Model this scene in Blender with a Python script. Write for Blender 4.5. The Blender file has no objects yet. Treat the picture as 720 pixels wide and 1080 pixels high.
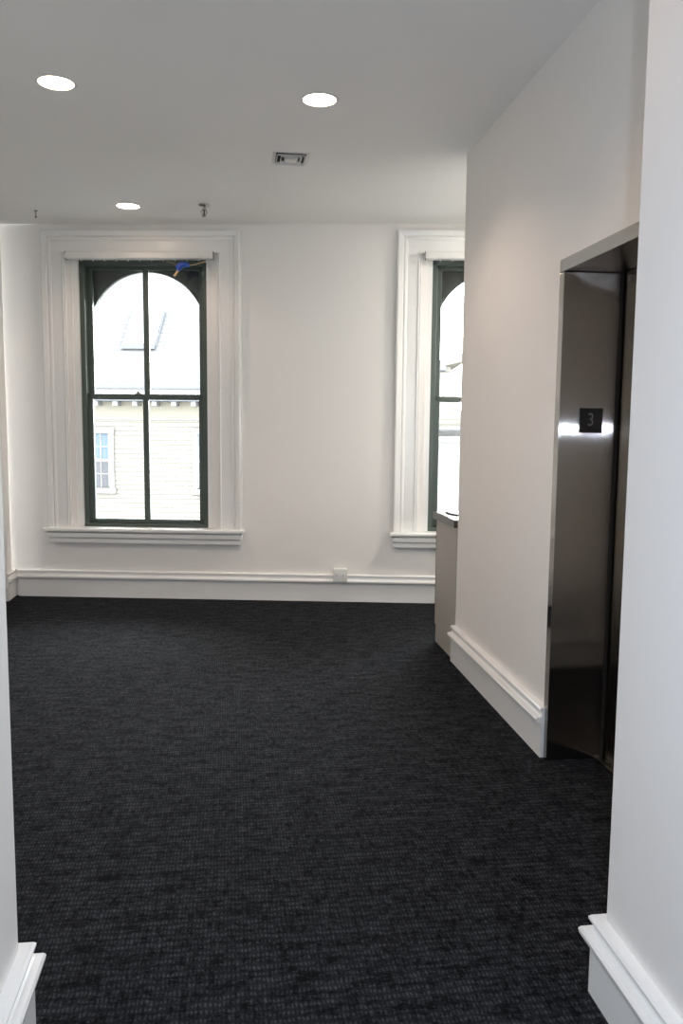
import bpy, bmesh, math
from mathutils import Vector, Matrix
sc = bpy.context.scene
COL = sc.collection
PI = math.pi
SKY, CAN_E, CAN2_E, LENS, FLASH_E, NOOK_E = 33., 48., 20., 26., 25., 40.

# ------------------------------------------------------------------ materials
MAT = {}
def nodes(name):
    m = bpy.data.materials.new(name); m.use_nodes = True
    nt = m.node_tree
    return m, nt, nt.nodes['Principled BSDF']
def simple(name, col, rough=.5, metal=0., bump=0., bscale=200., coat=0., spec=.5):
    m, nt, b = nodes(name)
    b.inputs['Base Color'].default_value = (*col, 1)
    b.inputs['Roughness'].default_value = rough
    b.inputs['Metallic'].default_value = metal
    b.inputs['Specular IOR Level'].default_value = spec
    b.inputs['Coat Weight'].default_value = coat
    if bump:
        tc = nt.nodes.new('ShaderNodeTexCoord'); n = nt.nodes.new('ShaderNodeTexNoise')
        n.inputs['Scale'].default_value = bscale; n.inputs['Detail'].default_value = 4
        bp = nt.nodes.new('ShaderNodeBump'); bp.inputs['Strength'].default_value = bump
        bp.inputs['Distance'].default_value = .002
        nt.links.new(tc.outputs['Object'], n.inputs['Vector'])
        nt.links.new(n.outputs['Fac'], bp.inputs['Height'])
        nt.links.new(bp.outputs['Normal'], b.inputs['Normal'])
    MAT[name] = m
    return m
def noisy(name, c1, c2, scale, rough=.5, stretch=(1, 1, 1), bump=.1, metal=0.):
    m, nt, b = nodes(name)
    tc = nt.nodes.new('ShaderNodeTexCoord'); mp = nt.nodes.new('ShaderNodeMapping')
    mp.inputs['Scale'].default_value = stretch
    n = nt.nodes.new('ShaderNodeTexNoise'); n.inputs['Scale'].default_value = scale
    n.inputs['Detail'].default_value = 5
    r = nt.nodes.new('ShaderNodeMix'); r.data_type = 'RGBA'
    r.inputs[6].default_value = (*c1, 1); r.inputs[7].default_value = (*c2, 1)
    nt.links.new(tc.outputs['Object'], mp.inputs['Vector']); nt.links.new(mp.outputs['Vector'], n.inputs['Vector'])
    nt.links.new(n.outputs['Fac'], r.inputs[0]); nt.links.new(r.outputs[2], b.inputs['Base Color'])
    b.inputs['Roughness'].default_value = rough; b.inputs['Metallic'].default_value = metal
    bp = nt.nodes.new('ShaderNodeBump'); bp.inputs['Strength'].default_value = bump; bp.inputs['Distance'].default_value = .003
    nt.links.new(n.outputs['Fac'], bp.inputs['Height']); nt.links.new(bp.outputs['Normal'], b.inputs['Normal'])
    MAT[name] = m
    return m

noisy('wall_paint', (.83, .81, .785), (.845, .825, .80), 3, .55, bump=.02)
noisy('ceiling_paint', (.85, .845, .835), (.865, .86, .85), 3, .8, bump=.02)
simple('trim_paint', (.84, .84, .83), .25, bump=.05, bscale=60)
noisy('green_paint', (.060, .082, .070), (.078, .102, .088), 25, .4, (1, 1, .2))
noisy('dark_board', (.020, .026, .023), (.028, .034, .030), 20, .5)
simple('white_plastic', (.78, .78, .76), .35)
simple('vent_metal', (.74, .73, .71), .4)
simple('dark_gap', (.01, .01, .01), .8)
simple('cap_shadow_grey', (.25, .24, .23), .6)
simple('black_plate', (.012, .011, .011), .35)
simple('numeral_grey', (.17, .15, .15), .4)
simple('chrome', (.50, .50, .50), .18, 1.)
simple('cabinet_laminate', (.40, .375, .345), .45, bump=.03, bscale=80)
simple('cabinet_edge', (.10, .095, .088), .5)
simple('countertop', (.035, .033, .031), .12)
simple('black_rubber', (.012, .012, .012), .4)
simple('white_laminate', (.76, .76, .75), .4)
simple('blue_tape', (.02, .07, .36), .55, bump=.4, bscale=90)
simple('pale_wood', (.52, .36, .20), .6)
simple('cord', (.30, .24, .17), .8)
simple('brass', (.35, .33, .28), .35, 1.)
simple('asphalt', (0.049, 0.049, 0.049), .9, spec=0.)
simple('gutter_grey', (0.042, 0.045, 0.050), .5, spec=0.)
simple('outside_white', (0.073, 0.073, 0.073), .6, spec=0.)
simple('outside_cream', (0.067, 0.063, 0.053), .6, spec=0.)
simple('outside_glass', (0.031, 0.041, 0.053), .1, spec=0.)
simple('outside_screen', (0.028, 0.029, 0.032), .5, spec=0.)

# brushed stainless steel, grain running up and down
def steel(name, base, rough, spread, grain=(0, 0, 1)):
    """brushed metal: fine scratches along the grain spread reflections across it"""
    m, nt, b = nodes(name); N = nt.nodes.new; L = nt.links.new
    b.inputs['Base Color'].default_value = (*base, 1); b.inputs['Metallic'].default_value = 1
    b.inputs['Roughness'].default_value = rough
    g = N('ShaderNodeNewGeometry'); tc = N('ShaderNodeTexCoord')
    sc_ = N('ShaderNodeVectorMath'); sc_.operation = 'MULTIPLY'; sc_.inputs[1].default_value = (9000, 9000, 9000)
    L(tc.outputs['Object'], sc_.inputs[0])
    wn = N('ShaderNodeTexWhiteNoise'); wn.noise_dimensions = '3D'; L(sc_.outputs[0], wn.inputs['Vector'])
    mr = N('ShaderNodeMapRange'); mr.inputs[3].default_value = -spread; mr.inputs[4].default_value = spread
    L(wn.outputs['Value'], mr.inputs[0])
    cr = N('ShaderNodeVectorMath'); cr.operation = 'CROSS_PRODUCT'; cr.inputs[1].default_value = grain
    L(g.outputs['Normal'], cr.inputs[0])
    s2 = N('ShaderNodeVectorMath'); s2.operation = 'SCALE'; L(cr.outputs[0], s2.inputs[0]); L(mr.outputs[0], s2.inputs['Scale'])
    ad = N('ShaderNodeVectorMath'); ad.operation = 'ADD'; L(g.outputs['Normal'], ad.inputs[0]); L(s2.outputs[0], ad.inputs[1])
    nm = N('ShaderNodeVectorMath'); nm.operation = 'NORMALIZE'; L(ad.outputs[0], nm.inputs[0])
    L(nm.outputs[0], b.inputs['Normal'])
    MAT[name] = m
steel('brushed_steel', (.36, .335, .32), .055, .55)
steel('lit_header_steel', (.42, .39, .37), .20, .30, (0, 1, 0))  # same metal as the jambs, base lightened for the light it reflects
steel('door_steel', (.46, .41, .34), .10, .14)

# window glass: clear pane with a Fresnel sheen
def glass(name, wav=0.):
    m = bpy.data.materials.new(name); m.use_nodes = True; nt = m.node_tree; nt.nodes.clear()
    out = nt.nodes.new('ShaderNodeOutputMaterial'); mx = nt.nodes.new('ShaderNodeMixShader')
    tr = nt.nodes.new('ShaderNodeBsdfTransparent'); tr.inputs['Color'].default_value = (.97, .98, .975, 1)
    gl = nt.nodes.new('ShaderNodeBsdfGlossy'); gl.inputs['Roughness'].default_value = .02
    fr = nt.nodes.new('ShaderNodeFresnel'); fr.inputs['IOR'].default_value = 1.45
    nt.links.new(fr.outputs[0], mx.inputs[0]); nt.links.new(tr.outputs[0], mx.inputs[1]); nt.links.new(gl.outputs[0], mx.inputs[2])
    nt.links.new(mx.outputs[0], out.inputs['Surface'])
    MAT[name] = m
glass('glass')

def emit(name, col, s):
    m, nt, b = nodes(name)
    b.inputs['Base Color'].default_value = (.8, .8, .8, 1)
    b.inputs['Emission Color'].default_value = (*col, 1); b.inputs['Emission Strength'].default_value = s
    MAT[name] = m
emit('lamp_glow', (1.0, .74, .52), LENS)

# woven carpet
def carpet():
    m, nt, b = nodes('carpet'); N = nt.nodes.new; L = nt.links.new
    tc = N('ShaderNodeTexCoord')
    warp = N('ShaderNodeTexNoise'); warp.inputs['Scale'].default_value = 28; warp.inputs['Detail'].default_value = 2
    L(tc.outputs['Object'], warp.inputs['Vector'])
    wm = N('ShaderNodeVectorMath'); wm.operation = 'MULTIPLY_ADD'
    wm.inputs[1].default_value = (.014, .030, 0)
    L(warp.outputs['Color'], wm.inputs[0]); L(tc.outputs['Object'], wm.inputs[2])
    sep = N('ShaderNodeSeparateXYZ'); L(wm.outputs[0], sep.inputs[0])
    def sine(sock, period):
        a = N('ShaderNodeMath'); a.operation = 'MULTIPLY'; a.inputs[1].default_value = 2*PI/period; L(sock, a.inputs[0])
        s = N('ShaderNodeMath'); s.operation = 'SINE'; L(a.outputs[0], s.inputs[0])
        r = N('ShaderNodeMapRange'); r.inputs[1].default_value = -1; r.inputs[2].default_value = 1; L(s.outputs[0], r.inputs[0])
        return r.outputs[0]
    sx = sine(sep.outputs[0], .0115); sy = sine(sep.outputs[1], .026)
    mul = N('ShaderNodeMath'); mul.operation = 'MULTIPLY'; L(sx, mul.inputs[0]); L(sy, mul.inputs[1])
    def blot(scale, st):
        mp = N('ShaderNodeMapping'); mp.inputs['Scale'].default_value = st; L(tc.outputs['Object'], mp.inputs['Vector'])
        n = N('ShaderNodeTexNoise'); n.inputs['Scale'].default_value = scale; n.inputs['Detail'].default_value = 4
        n.inputs['Roughness'].default_value = .6
        L(mp.outputs[0], n.inputs['Vector']); return n.outputs['Fac']
    b1 = blot(9, (1, 2.4, 1)); b2 = blot(60, (1, 2.2, 1)); b3 = blot(22, (2.6, 1, 1))
    ad = N('ShaderNodeMath'); ad.operation = 'ADD'; L(b1, ad.inputs[0]); L(b2, ad.inputs[1])
    ad2 = N('ShaderNodeMath'); ad2.operation = 'ADD'; L(ad.outputs[0], ad2.inputs[0]); L(b3, ad2.inputs[1])
    bl = N('ShaderNodeMapRange'); bl.inputs[1].default_value = 1.28; bl.inputs[2].default_value = 1.80; L(ad2.outputs[0], bl.inputs[0])
    w = N('ShaderNodeMath'); w.operation = 'MULTIPLY_ADD'; w.inputs[1].default_value = .75; w.inputs[2].default_value = .25
    L(mul.outputs[0], w.inputs[0])
    f = N('ShaderNodeMath'); f.operation = 'MULTIPLY'; L(w.outputs[0], f.inputs[0]); L(bl.outputs[0], f.inputs[1])
    mix = N('ShaderNodeMix'); mix.data_type = 'RGBA'
    mix.inputs[6].default_value = (.0040, .0040, .0048, 1); mix.inputs[7].default_value = (.070, .074, .083, 1)
    L(f.outputs[0], mix.inputs[0]); L(mix.outputs[2], b.inputs['Base Color'])
    b.inputs['Roughness'].default_value = .9; b.inputs['Specular IOR Level'].default_value = .03
    b.inputs['Sheen Weight'].default_value = .012; b.inputs['Sheen Roughness'].default_value = .5
    b.inputs['Sheen Tint'].default_value = (.75, .85, 1, 1)
    bp = N('ShaderNodeBump'); bp.inputs['Strength'].default_value = .6; bp.inputs['Distance'].default_value = .003
    L(f.outputs[0], bp.inputs['Height']); L(bp.outputs['Normal'], b.inputs['Normal'])
    MAT['carpet'] = m
carpet()

# shingles and clapboards: courses as a procedural pattern
def courses(name, c1, c2, step, width, dark, coord=2, boards=False):
    m, nt, b = nodes(name); N = nt.nodes.new; L = nt.links.new
    tc = N('ShaderNodeTexCoord'); sep = N('ShaderNodeSeparateXYZ'); L(tc.outputs['Object'], sep.inputs[0])
    cmb = N('ShaderNodeCombineXYZ'); L(sep.outputs[0], cmb.inputs[0]); L(sep.outputs[coord], cmb.inputs[1])
    br = N('ShaderNodeTexBrick'); br.inputs['Scale'].default_value = 1
    br.inputs['Brick Width'].default_value = width; br.inputs['Row Height'].default_value = step
    br.inputs['Mortar Size'].default_value = step*.11; br.inputs['Mortar Smooth'].default_value = .4
    br.inputs['Color1'].default_value = (*c1, 1); br.inputs['Color2'].default_value = (*c2, 1); br.inputs['Mortar'].default_value = (*dark, 1)
    L(cmb.outputs[0], br.inputs['Vector'])
    L(br.outputs['Color'], b.inputs['Base Color']); b.inputs['Roughness'].default_value = .9; b.inputs['Specular IOR Level'].default_value = 0
    MAT[name] = m
courses('shingles', (.044, .044, .0445), (.048, .048, .048), .16, .35, (.033, .033, .036), 1)
courses('clapboard', (.067, .064, .058), (.067, .064, .058), .105, 9., (.038, .034, .030), 2)

# ------------------------------------------------------------------ mesh helpers
class MB:
    def __init__(s): s.bm = bmesh.new()
    def box(s, x0, x1, y0, y1, z0, z1, bev=0.):
        t = bmesh.new()
        r = bmesh.ops.create_cube(t, size=1)
        bmesh.ops.scale(t, vec=(abs(x1-x0), abs(y1-y0), abs(z1-z0)), verts=t.verts)
        bmesh.ops.translate(t, vec=((x0+x1)/2, (y0+y1)/2, (z0+z1)/2), verts=t.verts)
        if bev:
            bmesh.ops.bevel(t, geom=t.edges[:], offset=bev, segments=2, affect='EDGES', profile=.5)
        return s.join(t)
    def join(s, t, M=None):
        if M is not None: bmesh.ops.transform(t, matrix=M, verts=t.verts)
        me = bpy.data.meshes.new('tmp'); t.to_mesh(me); t.free(); s.bm.from_mesh(me); bpy.data.meshes.remove(me)
        return s
    def prism(s, poly, d0, d1, plane='xz'):
        """polygon in a plane, pushed between d0 and d1 along the third axis"""
        def P(a, b, d):
            return {'xz': (a, d, b), 'xy': (a, b, d), 'yz': (d, a, b)}[plane]
        t = bmesh.new()
        A = [t.verts.new(P(a, b, d0)) for a, b in poly]; B = [t.verts.new(P(a, b, d1)) for a, b in poly]
        n = len(poly)
        t.faces.new(A); t.faces.new(B[::-1])
        for i in range(n): t.faces.new((A[i], B[i], B[(i+1) % n], A[(i+1) % n]))
        bmesh.ops.recalc_face_normals(t, faces=t.faces)
        return s.join(t)
    def sweep(s, prof, path, fn, closed=False):
        """profile (u,v) carried along a 2-D path with mitred corners; u is off the path's right side"""
        n = len(path); rings = []; t = bmesh.new()
        for i in range(n):
            p = Vector(path[i])
            a = Vector(path[i-1]) if (i > 0 or closed) else None
            c = Vector(path[(i+1) % n]) if (i < n-1 or closed) else None
            ns = []
            if a is not None: d = (p-a).normalized(); ns.append(Vector((d.y, -d.x)))
            if c is not None: d = (c-p).normalized(); ns.append(Vector((d.y, -d.x)))
            if len(ns) == 2:
                m = (ns[0]+ns[1]).normalized(); m = m / m.dot(ns[0])
            else: m = ns[0]
            rings.append([t.verts.new(fn(p.x+m.x*u, p.y+m.y*u, v)) for u, v in prof])
        k = len(prof)
        for i in range(n if closed else n-1):
            A, B = rings[i], rings[(i+1) % n]
            for j in range(k): t.faces.new((A[j], A[(j+1) % k], B[(j+1) % k], B[j]))
        if not closed: t.faces.new(rings[0][::-1]); t.faces.new(rings[-1])
        bmesh.ops.recalc_face_normals(t, faces=t.faces)
        return s.join(t)
    def lathe(s, prof, seg=32, M=None):
        t = bmesh.new(); rings = []
        for r, z in prof:
            if r < 1e-6: rings.append([t.verts.new((0, 0, z))])
            else: rings.append([t.verts.new((r*math.cos(2*PI*i/seg), r*math.sin(2*PI*i/seg), z)) for i in range(seg)])
        for a, b in zip(rings, rings[1:]):
            for i in range(seg):
                j = (i+1) % seg
                if len(a) == 1 and len(b) == 1: continue
                if len(a) == 1: t.faces.new((a[0], b[i], b[j]))
                elif len(b) == 1: t.faces.new((a[i], b[0], a[j]))
                else: t.faces.new((a[i], b[i], b[j], a[j]))
        bmesh.ops.recalc_face_normals(t, faces=t.faces)
        return s.join(t, M)
    def tube(s, pts, r, seg=8):
        pts = [Vector(p) for p in pts]; t = bmesh.new(); rings = []
        for i, p in enumerate(pts):
            d = (pts[min(i+1, len(pts)-1)] - pts[max(i-1, 0)]).normalized()
            a = d.orthogonal().normalized() if not rings else (last - d*last.dot(d)).normalized()
            last = a; b = d.cross(a)
            rr = r[i] if isinstance(r, (list, tuple)) else r
            rings.append([t.verts.new(p + (a*math.cos(2*PI*k/seg) + b*math.sin(2*PI*k/seg))*rr) for k in range(seg)])
        for A, B in zip(rings, rings[1:]):
            for k in range(seg): t.faces.new((A[k], A[(k+1) % seg], B[(k+1) % seg], B[k]))
        t.faces.new(rings[0][::-1]); t.faces.new(rings[-1])
        bmesh.ops.recalc_face_normals(t, faces=t.faces)
        return s.join(t)
    def build(s, name, mat, parent=None, smooth=False):
        me = bpy.data.meshes.new(name); s.bm.to_mesh(me); s.bm.free()
        me.materials.append(MAT[mat])
        if smooth:
            for p in me.polygons: p.use_smooth = True
        o = bpy.data.objects.new(name, me); COL.objects.link(o)
        if parent: o.parent = parent
        if smooth:
            md = o.modifiers.new('split', 'EDGE_SPLIT'); md.split_angle = math.radians(40)
        return o
def tag(o, label=None, cat=None, group=None, kind=None):
    for k, v in (('label', label), ('category', cat), ('group', group), ('kind', kind)):
        if v: o[k] = v
    return o
def empty(name, loc=(0, 0, 0), rz=0.):
    o = bpy.data.objects.new(name, None); COL.objects.link(o); o.location = loc; o.rotation_euler = (0, 0, rz)
    o.empty_display_size = .1
    return o
def struct(o, label, cat='room'):
    return tag(o, label, cat, kind='structure')
def copy_tree(o, parent=None):
    c = o.copy(); COL.objects.link(c)
    if parent: c.parent = parent; c.matrix_parent_inverse = o.matrix_parent_inverse.copy()
    for ch in list(o.children): copy_tree(ch, c)
    return c

# ------------------------------------------------------------------ room dimensions (metres)
H = 3.075
BY = -.1751; D = 6.80                     # window wall, 10 degrees out of square
T = Vector((math.cos(BY), math.sin(BY), 0)); NN = Vector((-math.sin(BY), math.cos(BY), 0))
def W(s, n=0., z=0.): return Vector((0, D, 0)) + T*s + NN*n + Vector((0, 0, z))
XR = 1.384; YE = 4.845; YF = 3.35         # elevator wall, its far end, elevator frame
YN = 2.18                                 # near side of the elevator frame
HR, HRY = .946, 1.846                     # hall, right wall and where it ends
HL, HLY = -.512, 1.895
YB = -3.2
XA, XK = -2.7, 4.4

# floor / ceiling
struct(MB().box(XA-.3, XK+.3, YB-.2, 8.2, -.12, 0).build('floor', 'carpet'), 'dark charcoal woven carpet floor', 'carpet')
struct(MB().box(XA-.3, XK+.3, YB-.2, 7.3, H, H+.15).build('ceiling', 'ceiling_paint'), 'flat white painted ceiling', 'ceiling')

# window wall with two rectangular openings
WC = (-.740, 2.160)                       # window centres along the wall
OW, OZ0, OZ1 = .575, .575, 2.84           # rough opening
def back_wall():
    m = MB(); s0, s1, t = -3.1, 4.8, .34
    xs = [s0, WC[0]-OW, WC[0]+OW, WC[1]-OW, WC[1]+OW, s1]
    m.box(xs[0], xs[1], 0, t, 0, H); m.box(xs[2], xs[3], 0, t, 0, H); m.box(xs[4], xs[5], 0, t, 0, H)
    for c in WC:
        m.box(c-OW, c+OW, 0, t, 0, OZ0); m.box(c-OW, c+OW, 0, t, OZ1, H)
    o = m.build('wall_back', 'wall_paint'); o.location = (0, D, 0); o.rotation_euler = (0, 0, BY)
    struct(o, 'white painted wall holding the two tall windows', 'wall')
back_wall()
struct(MB().box(XR, XK, YF, YE, 0, H).build('wall_right', 'wall_paint'), 'white painted wall between the elevator and the counter nook', 'wall')
struct(MB().box(XR, XK, YN, YF, 2.17, H).build('wall_above_elevator', 'wall_paint'), 'white painted wall over the elevator header', 'wall')
struct(MB().box(XR, XK, HRY, YN, 0, H).build('wall_near_elevator', 'wall_paint'), 'white wall on the near side of the elevator', 'wall')
struct(MB().box(1.80, XK, YN, YF, 0, 2.17).build('wall_shaft', 'dark_gap'), 'dark back of the elevator shaft', 'wall')
struct(MB().box(HR, XK, YB, HRY, 0, H).build('wall_front_right', 'wall_paint'), 'white painted hall wall close on the right', 'wall')
struct(MB().box(XA, HL, YB, HLY, 0, H).build('wall_front_left', 'wall_paint'), 'white painted hall wall close on the left', 'wall')
m = MB().box(XA-.2, XA, YB, 7.1, 0, H).box(XA, -1.862, 6.884, 7.10, 0, H)
struct(m.build('wall_left', 'wall_paint'), 'short white wall at the far left corner', 'wall')
struct(MB().box(XK, XK+.2, YE-.4, 6.3, 0, H).build('wall_kitchen', 'wall_paint'), 'white end wall of the counter nook', 'wall')
struct(MB().box(HL-.3, HR+.3, YB-.2, YB, 0, H).build('wall_front', 'wall_paint'), 'white wall behind the camera end of the hall', 'wall')

# baseboards: plinth, lower lip, cove, top bead
BBP = [(0, 0), (.028, 0), (.028, .150), (.034, .158), (.050, .164), (.052, .176), (.047, .184), (.030, .186), (.024, .192),
       (.022, .205), (.026, .211), (.033, .214), (.034, .222), (.028, .229), (0, .229)]
def base(name, path, label, k=1.):
    flip = MB().sweep([(u, v*k) for u, v in BBP], path, lambda a, b, v: (a, b, v))
    return struct(flip.build(name, 'trim_paint'), label, 'baseboard')
# paths run so that the room lies on their right-hand side
pb = [W(-1.83)[:2], W(4.5)[:2]]
base('baseboard_back', [tuple(p) for p in pb], 'tall white moulded baseboard under the windows')
base('baseboard_right', [(XR, YE), (XR, 3.336)][::1], 'tall white moulded baseboard beside the elevator')
base('baseboard_left', [(-1.862, 6.884), (-1.862, 7.14)], 'short white baseboard return in the far left corner')
base('baseboard_front_right', [(XR-.02, HRY), (HR, HRY), (HR, YB)], 'white moulded baseboard of the near right wall', .93)
base('baseboard_front_left', [(HL, YB), (HL, HLY), (-2.6, HLY)], 'white moulded baseboard of the near left wall', .95)

# ------------------------------------------------------------------ windows
CAS = [(0, 0), (0, .020), (.006, .030), (.014, .030), (.020, .022), (.100, .022), (.106, .030), (.120, .034), (.128, .028),
       (.134, .028), (.140, .044), (.170, .052), (.182, .050), (.186, .040), (.186, 0)]
def window(idx, c, lab):
    root = empty('window_%d' % idx, W(c, 0, 0), BY); struct(root, lab, 'window')
    ih = .634                                # casing inner half width
    # moulded casing: jambs and head in one run
    path = [(ih, .588), (ih, 2.838), (-ih, 2.838), (-ih, .588)]
    MB().sweep(CAS, path, lambda a, b, v: (a, -v, b)).build('casing', 'trim_paint', root)
    # white stops and reveal between casing and sash
    m = MB()
    for sg in (-1, 1):
        m.box(sg*.532, sg*ih, .012, .10, .60, 2.86)
        m.box(sg*.622, sg*ih, -.026, .02, .60, 2.838, .003)
    m.box(-ih, ih, .012, .10, 2.80, 2.86)
    m.build('reveal', 'trim_paint', root)
    # stool and apron
    m = MB(); m.box(-.848, .845, -.095, .10, .566, .598, .010)
    m.box(-.800, .797, -.030, 0, .470, .568, .002); m.box(-.828, .825, -.072, 0, .518, .556, .004); m.box(-.812, .809, -.052, 0, .470, .508, .004)
    m.build('window_sill', 'trim_paint', root)
    # green outer frame
    zb, zt = .600, 2.805
    m = MB()
    for sg in (-1, 1): m.box(sg*.490, sg*.532, .045, .20, zb, zt, .003)
    m.box(-.532, .532, .045, .20, zt-.045, zt, .003); m.box(-.532, .532, .040, .20, zb, zb+.028, .003)
    m.build('window_frame', 'green_paint', root)
    # two sashes
    def sash(name, n0, n1, z0, z1, zr0, zr1, cx):
        m = MB()
        for sg in (-1, 1): m.box(sg*.448, sg*.492, n0, n1, z0, z1, .004)
        m.box(-.492, .492, n0, n1, z0, z0+zr0, .004); m.box(-.492, .492, n0, n1, z1-zr1, z1, .004)
        m.box(cx-.024, cx+.024, n0+.004, n1-.004, z0+.01, z1-.01, .004)
        s = m.build(name, 'green_paint', root)
        MB().box(-.455, .455, (n0+n1)/2-.002, (n0+n1)/2+.002, z0+.02, z1-.02).build('pane', 'glass', s)
        return s
    low = sash('lower_sash', .070, .108, .628, 1.715, .034, .046, -.002)
    sash('upper_sash', .116, .152, 1.672, 2.765, .040, .030, 0)
    # sash lock on the meeting rail
    m = MB(); m.box(-.085, -.035, .062, .085, 1.712, 1.722, .002); m.lathe([(0, 0), (.012, 0), (.012, .01), (.006, .014), (0, .014)], 16, Matrix.Translation((-.06, .072, 1.722)))
    m.build('sash_lock', 'brass', low)
    # dark board with the arched head, outside the glass
    cz, r = 2.237, .492
    arc = [(r*math.cos(a), cz + r*math.sin(a)) for a in [PI*i/48 for i in range(49)]]
    for sg in (1, -1):
        half = [p for p in arc if p[0]*sg >= -1e-6]
        half.sort(key=lambda p: p[1])
        poly = [(sg*.57, cz)] + half + [(0, 2.85), (sg*.57, 2.85)]
        poly = [(abs(a)*sg, b) for a, b in poly]
        MB().prism(poly, .165, .200, 'xz').build('arch_board', 'dark_board', root)
    return root
w1 = window(1, WC[0], 'tall arched window with green sashes and white casing, seen whole at left')
w2 = window(2, WC[1], 'tall arched green window partly hidden behind the elevator wall')

# blind headrails
def headrail(c, label):
    root = empty('blind_headrail', W(c+.004, -.024, 2.785), BY)
    tag(root, label, 'blind headrail', 'blind headrails over the windows')
    MB().box(-.598, .598, -.058, -.006, .004, .058, .004).build('rail', 'white_plastic', root)
    m = MB().box(-.602, .602, -.064, -.058, .008, .050, .002)
    m.build('valance', 'white_plastic', root)
    for sg in (-1, 1): MB().box(sg*.598, sg*.604, -.064, -.004, 0, .062, .0015).build('end_cap', 'cap_shadow_grey', root)
    for k in range(11):
        x = -.48 + k*.096
        MB().box(x-.004, x+.004, -.028, -.020, -.010, .006, .001).build('vane_clip', 'white_plastic', root)
    MB().box(-.590, .590, -.008, .001, .015, .066).build('shadow_strip', 'cap_shadow_grey', root)  # grey strip drawn in as the thin shadow line above the rail
    return root
headrail(WC[0], 'white blind headrail without slats across the top of the left window')
headrail(WC[1], 'white blind headrail without slats atop the window half hidden by the elevator wall')

# blue tape bundle and stick slung under the left headrail
def bundle():
    root = empty('cord_bundle', W(0, 0, 0), BY)
    tag(root, 'blue taped bundle with a pale wooden end, slung on cord under the left headrail', 'cord')
    P = lambda s, z, n=-.055: (s, n, z)
    m = MB()
    pts = [P(-.440, 2.722), P(-.418, 2.735), P(-.395, 2.742), P(-.370, 2.748), P(-.345, 2.742), P(-.330, 2.730)]
    m.tube(pts, [.012, .024, .028, .024, .018, .006], 10)
    m.tube([P(-.405, 2.755), P(-.412, 2.728), P(-.422, 2.700)], [.012, .024, .014], 10)
    m.build('blue_tape', 'blue_tape', root, True)
    MB().tube([P(-.415, 2.712), P(-.455, 2.655)], [.010, .010], 10).build('stick', 'pale_wood', root, True)
    MB().tube([P(-.518, 2.774), P(-.47, 2.762), P(-.425, 2.735)], .0040, 6).build('cord', 'cord', root)
    MB().tube([P(-.345, 2.735), P(-.27, 2.752), P(-.195, 2.772)], .0065, 6).build('cord', 'cord', root)
bundle()

# outlet on the window wall
def outlet():
    root = empty('wall_outlet', W(.909, -.024, .215), BY)
    tag(root, 'white surface-mounted electrical outlet box on the baseboard between the windows', 'outlet')
    MB().box(-.056, .056, -.046, 0, -.030, .072, .004).build('box', 'white_plastic', root)
    MB().box(-.060, .060, -.051, -.046, -.034, .068, .002).build('cover_plate', 'white_plastic', root)
    for sx in (-.026, .026):
        s = MB().box(sx-.016, sx+.016, -.0535, -.051, 0, .034, .001).build('socket', 'trim_paint', root)
        m = MB()
        for dz in (.010, .022): m.box(sx-.006, sx+.004, -.0542, -.0533, dz, dz+.003)
        m.build('slot', 'dark_gap', s)
outlet()

# ------------------------------------------------------------------ ceiling fittings
def downlight():
    root = empty('recessed_light', (0, 0, H))
    MB().lathe([(.079, 0), (.082, -.006), (.094, -.006), (.098, -.002), (.098, 0)], 48).build('trim_ring', 'white_plastic', root, True)
    MB().lathe([(0, -.005), (.05, -.0045), (.080, -.003), (.080, -.001), (0, -.001)], 48).build('lens', 'lamp_glow', root, True)
    return root
L0 = downlight()
G = 'lit recessed ceiling lights'
spots = [((-.820, 4.180), 'lit round recessed ceiling light at the upper left, nearest the left wall'),
         ((.437, 4.184), 'lit round recessed ceiling light nearest the elevator wall, in front of the vent'),
         ((-.757, 6.368), 'smallest lit round recessed light, just in front of the left window')]
for i, (p, lb) in enumerate(spots):
    o = L0 if i == 0 else copy_tree(L0)
    o.location = (*p, H+.001); tag(o, lb, 'ceiling light', G)

def vent():
    root = empty('ceiling_vent', (.358, 5.088, H), 0.0)
    tag(root, 'small square white louvred air vent in the ceiling', 'air vent')
    MB().box(-.105, .105, -.105, .105, -.003, -.0005).build('backing', 'dark_gap', root)
    def ring(r0, r1, z0, z1):
        path = [(r0, r0), (-r0, r0), (-r0, -r0), (r0, -r0)]
        return MB().sweep([(0, z0), (r1-r0, z1), (r1-r0, z1+.003), (0, z0+.003)], path, lambda a, b, v: (a, b, v), True)
    m = MB()
    for a in (0, 1): pass
    m.sweep([(0, -.004), (.04, -.002), (.04, 0), (0, 0)], [(.110, .110), (-.110, .110), (-.110, -.110), (.110, -.110)][::-1], lambda a, b, v: (a, b, v), True)
    m.build('frame', 'vent_metal', root)
    for r0 in (.098, .074, .052):
        MB().sweep([(0, -.018), (.009, -.006), (.009, -.004), (0, -.015)], [(r0-.010, r0-.010), (-r0+.010, r0-.010), (-r0+.010, -r0+.010), (r0-.010, -r0+.010)][::-1],
                   lambda a, b, v: (a, b, v), True).build('louvre', 'vent_metal', root)
    MB().box(-.034, .034, -.034, .034, -.020, -.014, .002).build('centre_plate', 'vent_metal', root)
vent()

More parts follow.
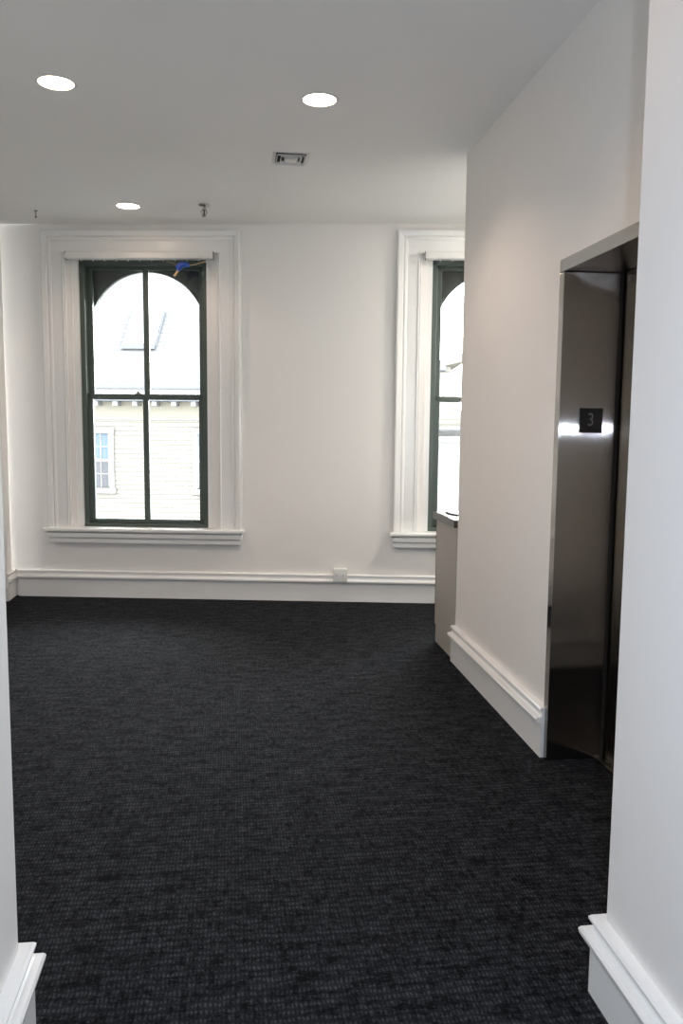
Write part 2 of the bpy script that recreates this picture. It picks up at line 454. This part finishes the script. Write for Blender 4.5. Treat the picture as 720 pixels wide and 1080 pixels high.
def sprinkler(loc, label, small):
    root = empty('fire_sprinkler', (*loc, H)); tag(root, label, 'fire sprinkler')
    if not small:
        MB().lathe([(0, 0), (.042, 0), (.042, -.006), (.030, -.014), (.018, -.016), (0, -.016)], 32).build('escutcheon', 'chrome', root, True)
        MB().lathe([(0, -.014), (.012, -.014), (.012, -.030), (.017, -.032), (.017, -.040), (0, -.040)], 16).build('body', 'chrome', root, True)
        m = MB()
        for sg in (-1, 1): m.tube([(sg*.014, 0, -.038), (sg*.020, 0, -.055), (sg*.012, 0, -.072), (0, 0, -.082)], .0055, 8)
        m.build('frame_arms', 'chrome', root, True)
        MB().tube([(0, 0, -.040), (0, 0, -.078)], .006, 8).build('bulb', 'black_rubber', root, True)
        MB().lathe([(0, -.080), (.018, -.081), (.018, -.084), (.005, -.088), (0, -.090)], 20).build('deflector', 'chrome', root, True)
    else:
        MB().lathe([(0, 0), (.015, 0), (.015, -.004), (.007, -.010), (0, -.010)], 24).build('escutcheon', 'chrome', root, True)
        MB().lathe([(0, -.009), (.006, -.009), (.006, -.032), (.003, -.034), (.003, -.040), (0, -.040)], 12).build('body', 'chrome', root, True)
        MB().lathe([(0, -.038), (.009, -.040), (.009, -.050), (.004, -.056), (0, -.056)], 16).build('deflector', 'chrome', root, True)
sprinkler((-.197, 6.240), 'dark metal pendent fire sprinkler in the ceiling above the left window', False)
sprinkler((-1.473, 6.620), 'tiny pendent sprinkler head in the ceiling near the far left corner', True)

# ------------------------------------------------------------------ elevator entrance
def elevator():
    root = empty('elevator_entrance', (XR, (YN+YF)/2, 0))
    ox, oy = XR, (YN+YF)/2
    tag(root, 'brushed steel elevator doorway with a black floor number plate on its jamb', 'elevator')
    def bx(x0, x1, y0, y1, z0, z1, b=.002): return MB().box(x0-ox, x1-ox, y0-oy, y1-oy, z0, z1, b)
    def part(mb, n, mt, p=root): return mb.build(n, mt, p)
    f0 = XR-.012                                    # face stands just proud of the wall
    jamb_in_f, jamb_in_n = 3.300, 2.230
    part(bx(f0, 1.622, jamb_in_f, YF, 0, 2.115), 'jamb', 'brushed_steel')
    part(bx(f0, 1.622, YN, jamb_in_n, 0, 2.115), 'jamb', 'brushed_steel')
    part(bx(f0, 1.622, YN, YF, 2.118, 2.170), 'header', 'lit_header_steel')
    part(bx(f0+.003, f0+.006, YF-.006, YF, 0, 2.165, 0), 'reveal_strip', 'dark_gap')
    part(bx(1.622, 1.629, 3.278, YF, 0, 2.14, .001), 'return_strip', 'dark_gap')
    part(bx(1.622, 1.795, YN, YF, 2.125, 2.165), 'door_track', 'dark_gap')
    ymid = 2.765
    part(bx(1.631, 1.666, ymid+.002, 3.33, .012, 2.122, .003), 'door_panel', 'door_steel')
    part(bx(1.631, 1.666, YN+.02, ymid-.002, .012, 2.122, .003), 'door_panel', 'door_steel')
    sill = MB().box(1.595-ox, 1.70-ox, YN-oy, 3.30-oy, 0, .010, .001)
    s = part(sill, 'sill', 'door_steel')
    g = MB()
    for x in (1.603, 1.614, 1.673): g.box(x-ox, x+.005-ox, YN+.01-oy, 3.295-oy, .0101, .0108)
    g.build('sill_groove', 'dark_gap', s)
    # number plate
    pl = part(bx(1.461, 1.566, 3.2965, jamb_in_f, 1.448, 1.553, .001), 'number_plate', 'black_plate')
    cu = bpy.data.curves.new('numeral', 'FONT'); cu.body = '3'; cu.size = .078; cu.extrude = .0008
    cu.align_x = 'CENTER'; cu.align_y = 'CENTER'
    to = bpy.data.objects.new('numeral_text', cu); COL.objects.link(to)
    dg = bpy.context.evaluated_depsgraph_get()
    me = bpy.data.meshes.new_from_object(to.evaluated_get(dg)); bpy.data.objects.remove(to)
    me.transform(Matrix.Translation((1.512-ox, 3.2960-oy, 1.502)) @ Matrix.Rotation(PI/2, 4, 'X') @ Matrix.Diagonal((.85, 1, 1, 1)))
    me.materials.clear(); me.materials.append(MAT['numeral_grey'])
    n = bpy.data.objects.new('numeral', me); COL.objects.link(n); n.parent = pl
elevator()

# ------------------------------------------------------------------ counter in the nook behind the elevator wall
def counter():
    y0, y1, x0, x1 = 4.85, 5.36, 1.378, 3.4
    root = empty('base_cabinet', (x0, y0, 0))
    tag(root, 'grey-brown laminate base cabinet behind the end of the elevator wall', 'cabinet')
    P = lambda a, b, c, d, e, f, v=.001: MB().box(a-x0, b-x0, c-y0, d-y0, e, f, v)
    # end panel notched for the toe kick
    poly = [(0, 0), (5.325-y0-.012, 0), (5.325-y0-.012, .118), (5.338-y0, .118), (5.338-y0, .842), (0, .842)]
    MB().prism(poly, 0, .018, 'yz').build('end_panel', 'cabinet_laminate', root)
    P(x0+.018, x1, y0, 5.335, .118, .842).build('body', 'cabinet_laminate', root)
    P(x0+.018, x1, y0, 5.27, 0, .118).build('toe_kick', 'cabinet_edge', root)
    for k in range(4):
        a = x0+.002+k*.503
        d = P(a, a+.499, 5.338, 5.360, .120, .838).build('door', 'cabinet_edge', root)
        P(a+.20, a+.30, 5.360, 5.375, .78, .79, .002).build('handle', 'chrome', d)
    ct = MB().box(1.361, x1, 4.848, 5.392, .843, .893, .003)
    ct = ct.build('countertop', 'countertop'); 
    tag(ct, 'dark glossy countertop slab on the grey-brown cabinet', 'countertop')
    # short curved black cord
    z = .8975
    pts = [(1.432, 5.31, z), (1.424, 5.26, z), (1.420, 5.20, z), (1.424, 5.15, z), (1.440, 5.115, z), (1.47, 5.10, z), (1.52, 5.10, z), (1.60, 5.13, z)]
    t = MB().tube(pts, [.0045, .006, .006, .006, .006, .006, .006, .005], 10).build('cord', 'black_rubber', None, True)
    tag(t, 'short curved black cord lying on the glossy dark countertop', 'cord')
counter()

# tall white cabinet edge in the far left corner
def tall():
    x1 = -1.842; root = empty('tall_cabinet', (-2.27, 6.6, 0))
    tag(root, 'edge of a tall white cabinet cut off by the left side of the photo', 'cabinet')
    ox, oy = -2.27, 6.6
    P = lambda a, b, c, d, e, f, v=.002: MB().box(a-ox, b-ox, c-oy, d-oy, e, f, v)
    P(XA+.01, x1, 6.25, 6.875, .115, 2.35, .003).build('body', 'white_laminate', root)
    P(XA+.01, x1-.07, 6.30, 6.87, 0, .115, 0).build('toe_kick', 'dark_gap', root)
    for a in (XA+.02, XA+.44):
        d = P(a, a+.405, 6.228, 6.248, .12, 2.34).build('door', 'white_laminate', root)
        P(a+.35, a+.36, 6.205, 6.228, 1.1, 1.25, .002).build('handle', 'chrome', d)
tall()

# ------------------------------------------------------------------ outside
def outside():
    g = MB().box(-40, 40, 8.5, 60, -7.2, -7.0).build('ground', 'asphalt'); struct(g, 'street ground far below the windows', 'ground')
    # clapboard house across the street
    root = empty('house', W(0, 12, -7.0), BY); q = 7.0
    tag(root, 'pale clapboard house with shingled roof seen through the left window', 'house')
    s0, s1, ez = -13.5, .2, 1.98+q
    MB().box(s0, s1, 0, 8, 0, ez+.1).build('wall', 'clapboard', root)
    # cornice: frieze, soffit, brackets, gutter
    MB().box(s0, s1, -.03, 0, 1.60+q, 1.98+q, .004).build('frieze', 'outside_cream', root)
    MB().box(s0, s1, -.05, 0, 1.56+q, 1.60+q, .004).build('frieze_moulding', 'outside_white', root)
    MB().box(s0-.3, s1+.3, -.42, 0, 1.98+q, 2.04+q, .004).build('soffit', 'gutter_grey', root)
    MB().box(s0-.3, s1+.3, -.46, -.36, 2.04+q, 2.26+q, .01).build('fascia', 'outside_white', root)
    MB().box(s0-.3, s1+.3, -.54, -.44, 2.25+q, 2.32+q, .01).build('gutter', 'gutter_grey', root)
    for k in range(13):
        x = -7.0 + k*.45
        MB().box(x-.06, x+.06, -.34, -.02, 1.87+q, 1.98+q, .01).build('bracket', 'outside_white', root)
    # roof
    t = math.radians(45); bm = MB()
    bm.box(s0-.3, s1+.3, 0, 7.0, -.08, 0)
    rf = bm.build('roof', 'shingles', root); rf.location = (0, -.42, 2.28+q); rf.rotation_euler = (t, 0, 0)
    # flat-topped skylight box rising from the roof
    sk = empty('skylight', (0, 0, 0)); sk.parent = root
    bpy.data.objects.remove(sk)
    zc = lambda n: 2.28+q+(n+.42)
    a0, a1 = -4.80, -4.05
    poly = [(.56, zc(.56)-.05), (.50, zc(.56)+.10), (1.42, zc(1.42)+.14), (1.50, zc(1.50)-.05)]
    sk = MB().prism(poly, a0, a1, 'yz').build('skylight', 'outside_white', root)
    MB().box(a0-.04, a1+.02, .44, .54, zc(.56)-.04, zc(.56)+.05, .005).build('skylight_sill', 'gutter_grey', sk)
    MB().prism([(.56, zc(.56)-.02), (.56, zc(.56)+.06), (1.42, zc(1.42)+.10), (1.42, zc(1.42)-.02)], a1, a1+.035, 'yz').build('skylight_flashing', 'gutter_grey', sk)
    # sash windows
    def hwin(cx):
        w, z0, z1 = .31, -.02+q, 1.24+q
        m = MB()
        m.box(cx-w-.11, cx-w, -.06, 0, z0-.10, z1+.12, .004).box(cx+w, cx+w+.11, -.06, 0, z0-.10, z1+.12, .004)
        m.box(cx-w-.13, cx+w+.13, -.07, 0, z1, z1+.13, .004).box(cx-w-.15, cx+w+.15, -.10, 0, z0-.14, z0-.02, .004)
        zm = (z0+z1)/2
        m.box(cx-w, cx+w, -.035, -.01, zm-.035, zm+.035, .002)
        for k in (-1, 1):
            m.box(cx+k*w/3-.011, cx+k*w/3+.011, -.03, -.01, z0, z1)
        for zz in (z0+(zm-z0)/2, zm+(z1-zm)/2): m.box(cx-w, cx+w, -.03, -.01, zz-.011, zz+.011)
        m.box(cx-w, cx-w+.03, -.034, -.01, z0, z1).box(cx+w-.03, cx+w, -.034, -.01, z0, z1)
        wn = m.build('window', 'outside_white', root)
        MB().box(cx-w, cx+w, -.012, -.004, zm, z1).build('upper_pane', 'outside_glass', wn)
        MB().box(cx-w, cx+w, -.012, -.004, z0, zm).build('lower_pane', 'outside_screen', wn)
    for cx in (-5.31, -2.62, -8.0, -10.6): hwin(cx)
    # second building glimpsed through the right-hand window
    r2 = empty('gabled_building', W(2.0, 9.5, -7.0), BY)
    tag(r2, 'cream gabled building glimpsed through the right-hand window', 'building')
    MB().prism([(-.1, 0), (5, 0), (5, 1.42+q), (-.1, 1.42+q)], 0, 5, 'xz').build('wall', 'outside_white', r2)
    MB().box(-.3, 5.2, -.30, .1, 1.40+q, 1.45+q, .01).build('ledge', 'gutter_grey', r2)
    MB().box(-.25, 5.2, -.22, .1, 1.17+q, 1.28+q, .01).build('string_course', 'outside_cream', r2)
    MB().prism([(.20, 1.44+q), (.98, 1.44+q), (.66, 2.66+q), (.45, 2.66+q), (.20, 2.50+q)], .3, 3, 'xz').build('gable_wall', 'clapboard', r2)
    MB().prism([(.35, 2.62+q), (.98, 2.78+q), (1.1, 3.0+q), (.30, 2.72+q)], .1, 3, 'xz').build('roof', 'outside_cream', r2)
    MB().box(.38, .56, .0, .3, 2.56+q, 2.70+q, .02).build('gutter', 'gutter_grey', r2)
outside()

# ------------------------------------------------------------------ light
world = bpy.data.worlds.new('World'); sc.world = world; world.use_nodes = True
wn = world.node_tree; bg = wn.nodes['Background']
tc = wn.nodes.new('ShaderNodeTexCoord'); sp = wn.nodes.new('ShaderNodeSeparateXYZ'); cr = wn.nodes.new('ShaderNodeValToRGB')
wn.links.new(tc.outputs['Generated'], sp.inputs[0]); wn.links.new(sp.outputs[2], cr.inputs[0]); wn.links.new(cr.outputs[0], bg.inputs['Color'])
cr.color_ramp.elements[0].position = 0; cr.color_ramp.elements[0].color = (.93, .96, .97, 1)
cr.color_ramp.elements[1].position = 1; cr.color_ramp.elements[1].color = (.90, .95, .98, 1)
bg.inputs['Strength'].default_value = SKY

for c in WC:                                           # sampling portals in the two window openings
    l = bpy.data.lights.new('window_portal', 'AREA'); l.shape = 'RECTANGLE'; l.size = 1.1; l.size_y = 2.25
    l.cycles.is_portal = True
    o = bpy.data.objects.new('window_portal', l); COL.objects.link(o)
    o.matrix_world = Matrix.Translation(W(c, .30, 1.70)) @ Matrix.Rotation(BY, 4, 'Z') @ Matrix.Rotation(-PI/2, 4, 'X')

# photographer's flash beside the lens
fl = bpy.data.lights.new('camera_flash', 'AREA'); fl.shape = 'RECTANGLE'; fl.size = .05; fl.size_y = .03
fl.energy = FLASH_E; fl.color = (.80, .94, 1.14)
fo = bpy.data.objects.new('camera_flash', fl); COL.objects.link(fo)

# beams of the recessed cans
for p, _ in spots + [((.44, 2.42), '')]:
    l = bpy.data.lights.new('can_beam', 'SPOT'); l.energy = CAN2_E if p[1] < 3 else CAN_E*(.65 if p[1] > 6 else 1.15); l.color = (1, .78, .65) if p[1] > 3 else (1, .62, .36); l.spot_size = math.radians(135); l.spot_blend = .55
    l.shadow_soft_size = .07
    o = bpy.data.objects.new('can_beam', l); COL.objects.link(o); o.location = (*p, H-.012)

# ceiling lamp of the counter nook, out of sight behind the elevator wall
def can(x, y, e):
    l = bpy.data.lights.new('nook_lamp', 'AREA'); l.shape = 'DISK'; l.size = .16; l.energy = e; l.color = (1, .93, .84)
    o = bpy.data.objects.new('nook_lamp', l); COL.objects.link(o); o.location = (x, y, H-.01)

can(2.6, 5.6, NOOK_E)

# ------------------------------------------------------------------ camera
f, yaw, pitch, roll = 853.8, .1344, -.1065, .0094
fw = Vector((math.sin(yaw)*math.cos(pitch), math.cos(yaw)*math.cos(pitch), math.sin(pitch)))
r = Vector((math.cos(yaw), -math.sin(yaw), 0)); u = r.cross(fw)
r, u = r*math.cos(roll)+u*math.sin(roll), -r*math.sin(roll)+u*math.cos(roll)
cd = bpy.data.cameras.new('Camera'); cam = bpy.data.objects.new('Camera', cd); COL.objects.link(cam)
cd.sensor_fit = 'VERTICAL'; cd.sensor_height = 36; cd.lens = f*36/1080; cd.clip_start = .02; cd.clip_end = 300
M = Matrix((r, u, -fw)).transposed().to_4x4(); M.translation = (0, 0, 1.47); cam.matrix_world = M
sc.camera = cam
FM = Matrix((r, u, -fw)).transposed().to_4x4(); FM.translation = (.12, .02, 1.457); fo.matrix_world = FM

sc.view_settings.view_transform = 'Standard'; sc.view_settings.look = 'None'
sc.view_settings.gamma = 1; sc.view_settings.use_curve_mapping = False
sc.view_settings.exposure = 0.04
sc.cycles.max_bounces = 12; sc.cycles.diffuse_bounces = 8; sc.cycles.transparent_max_bounces = 12
sc.cycles.use_denoising = True
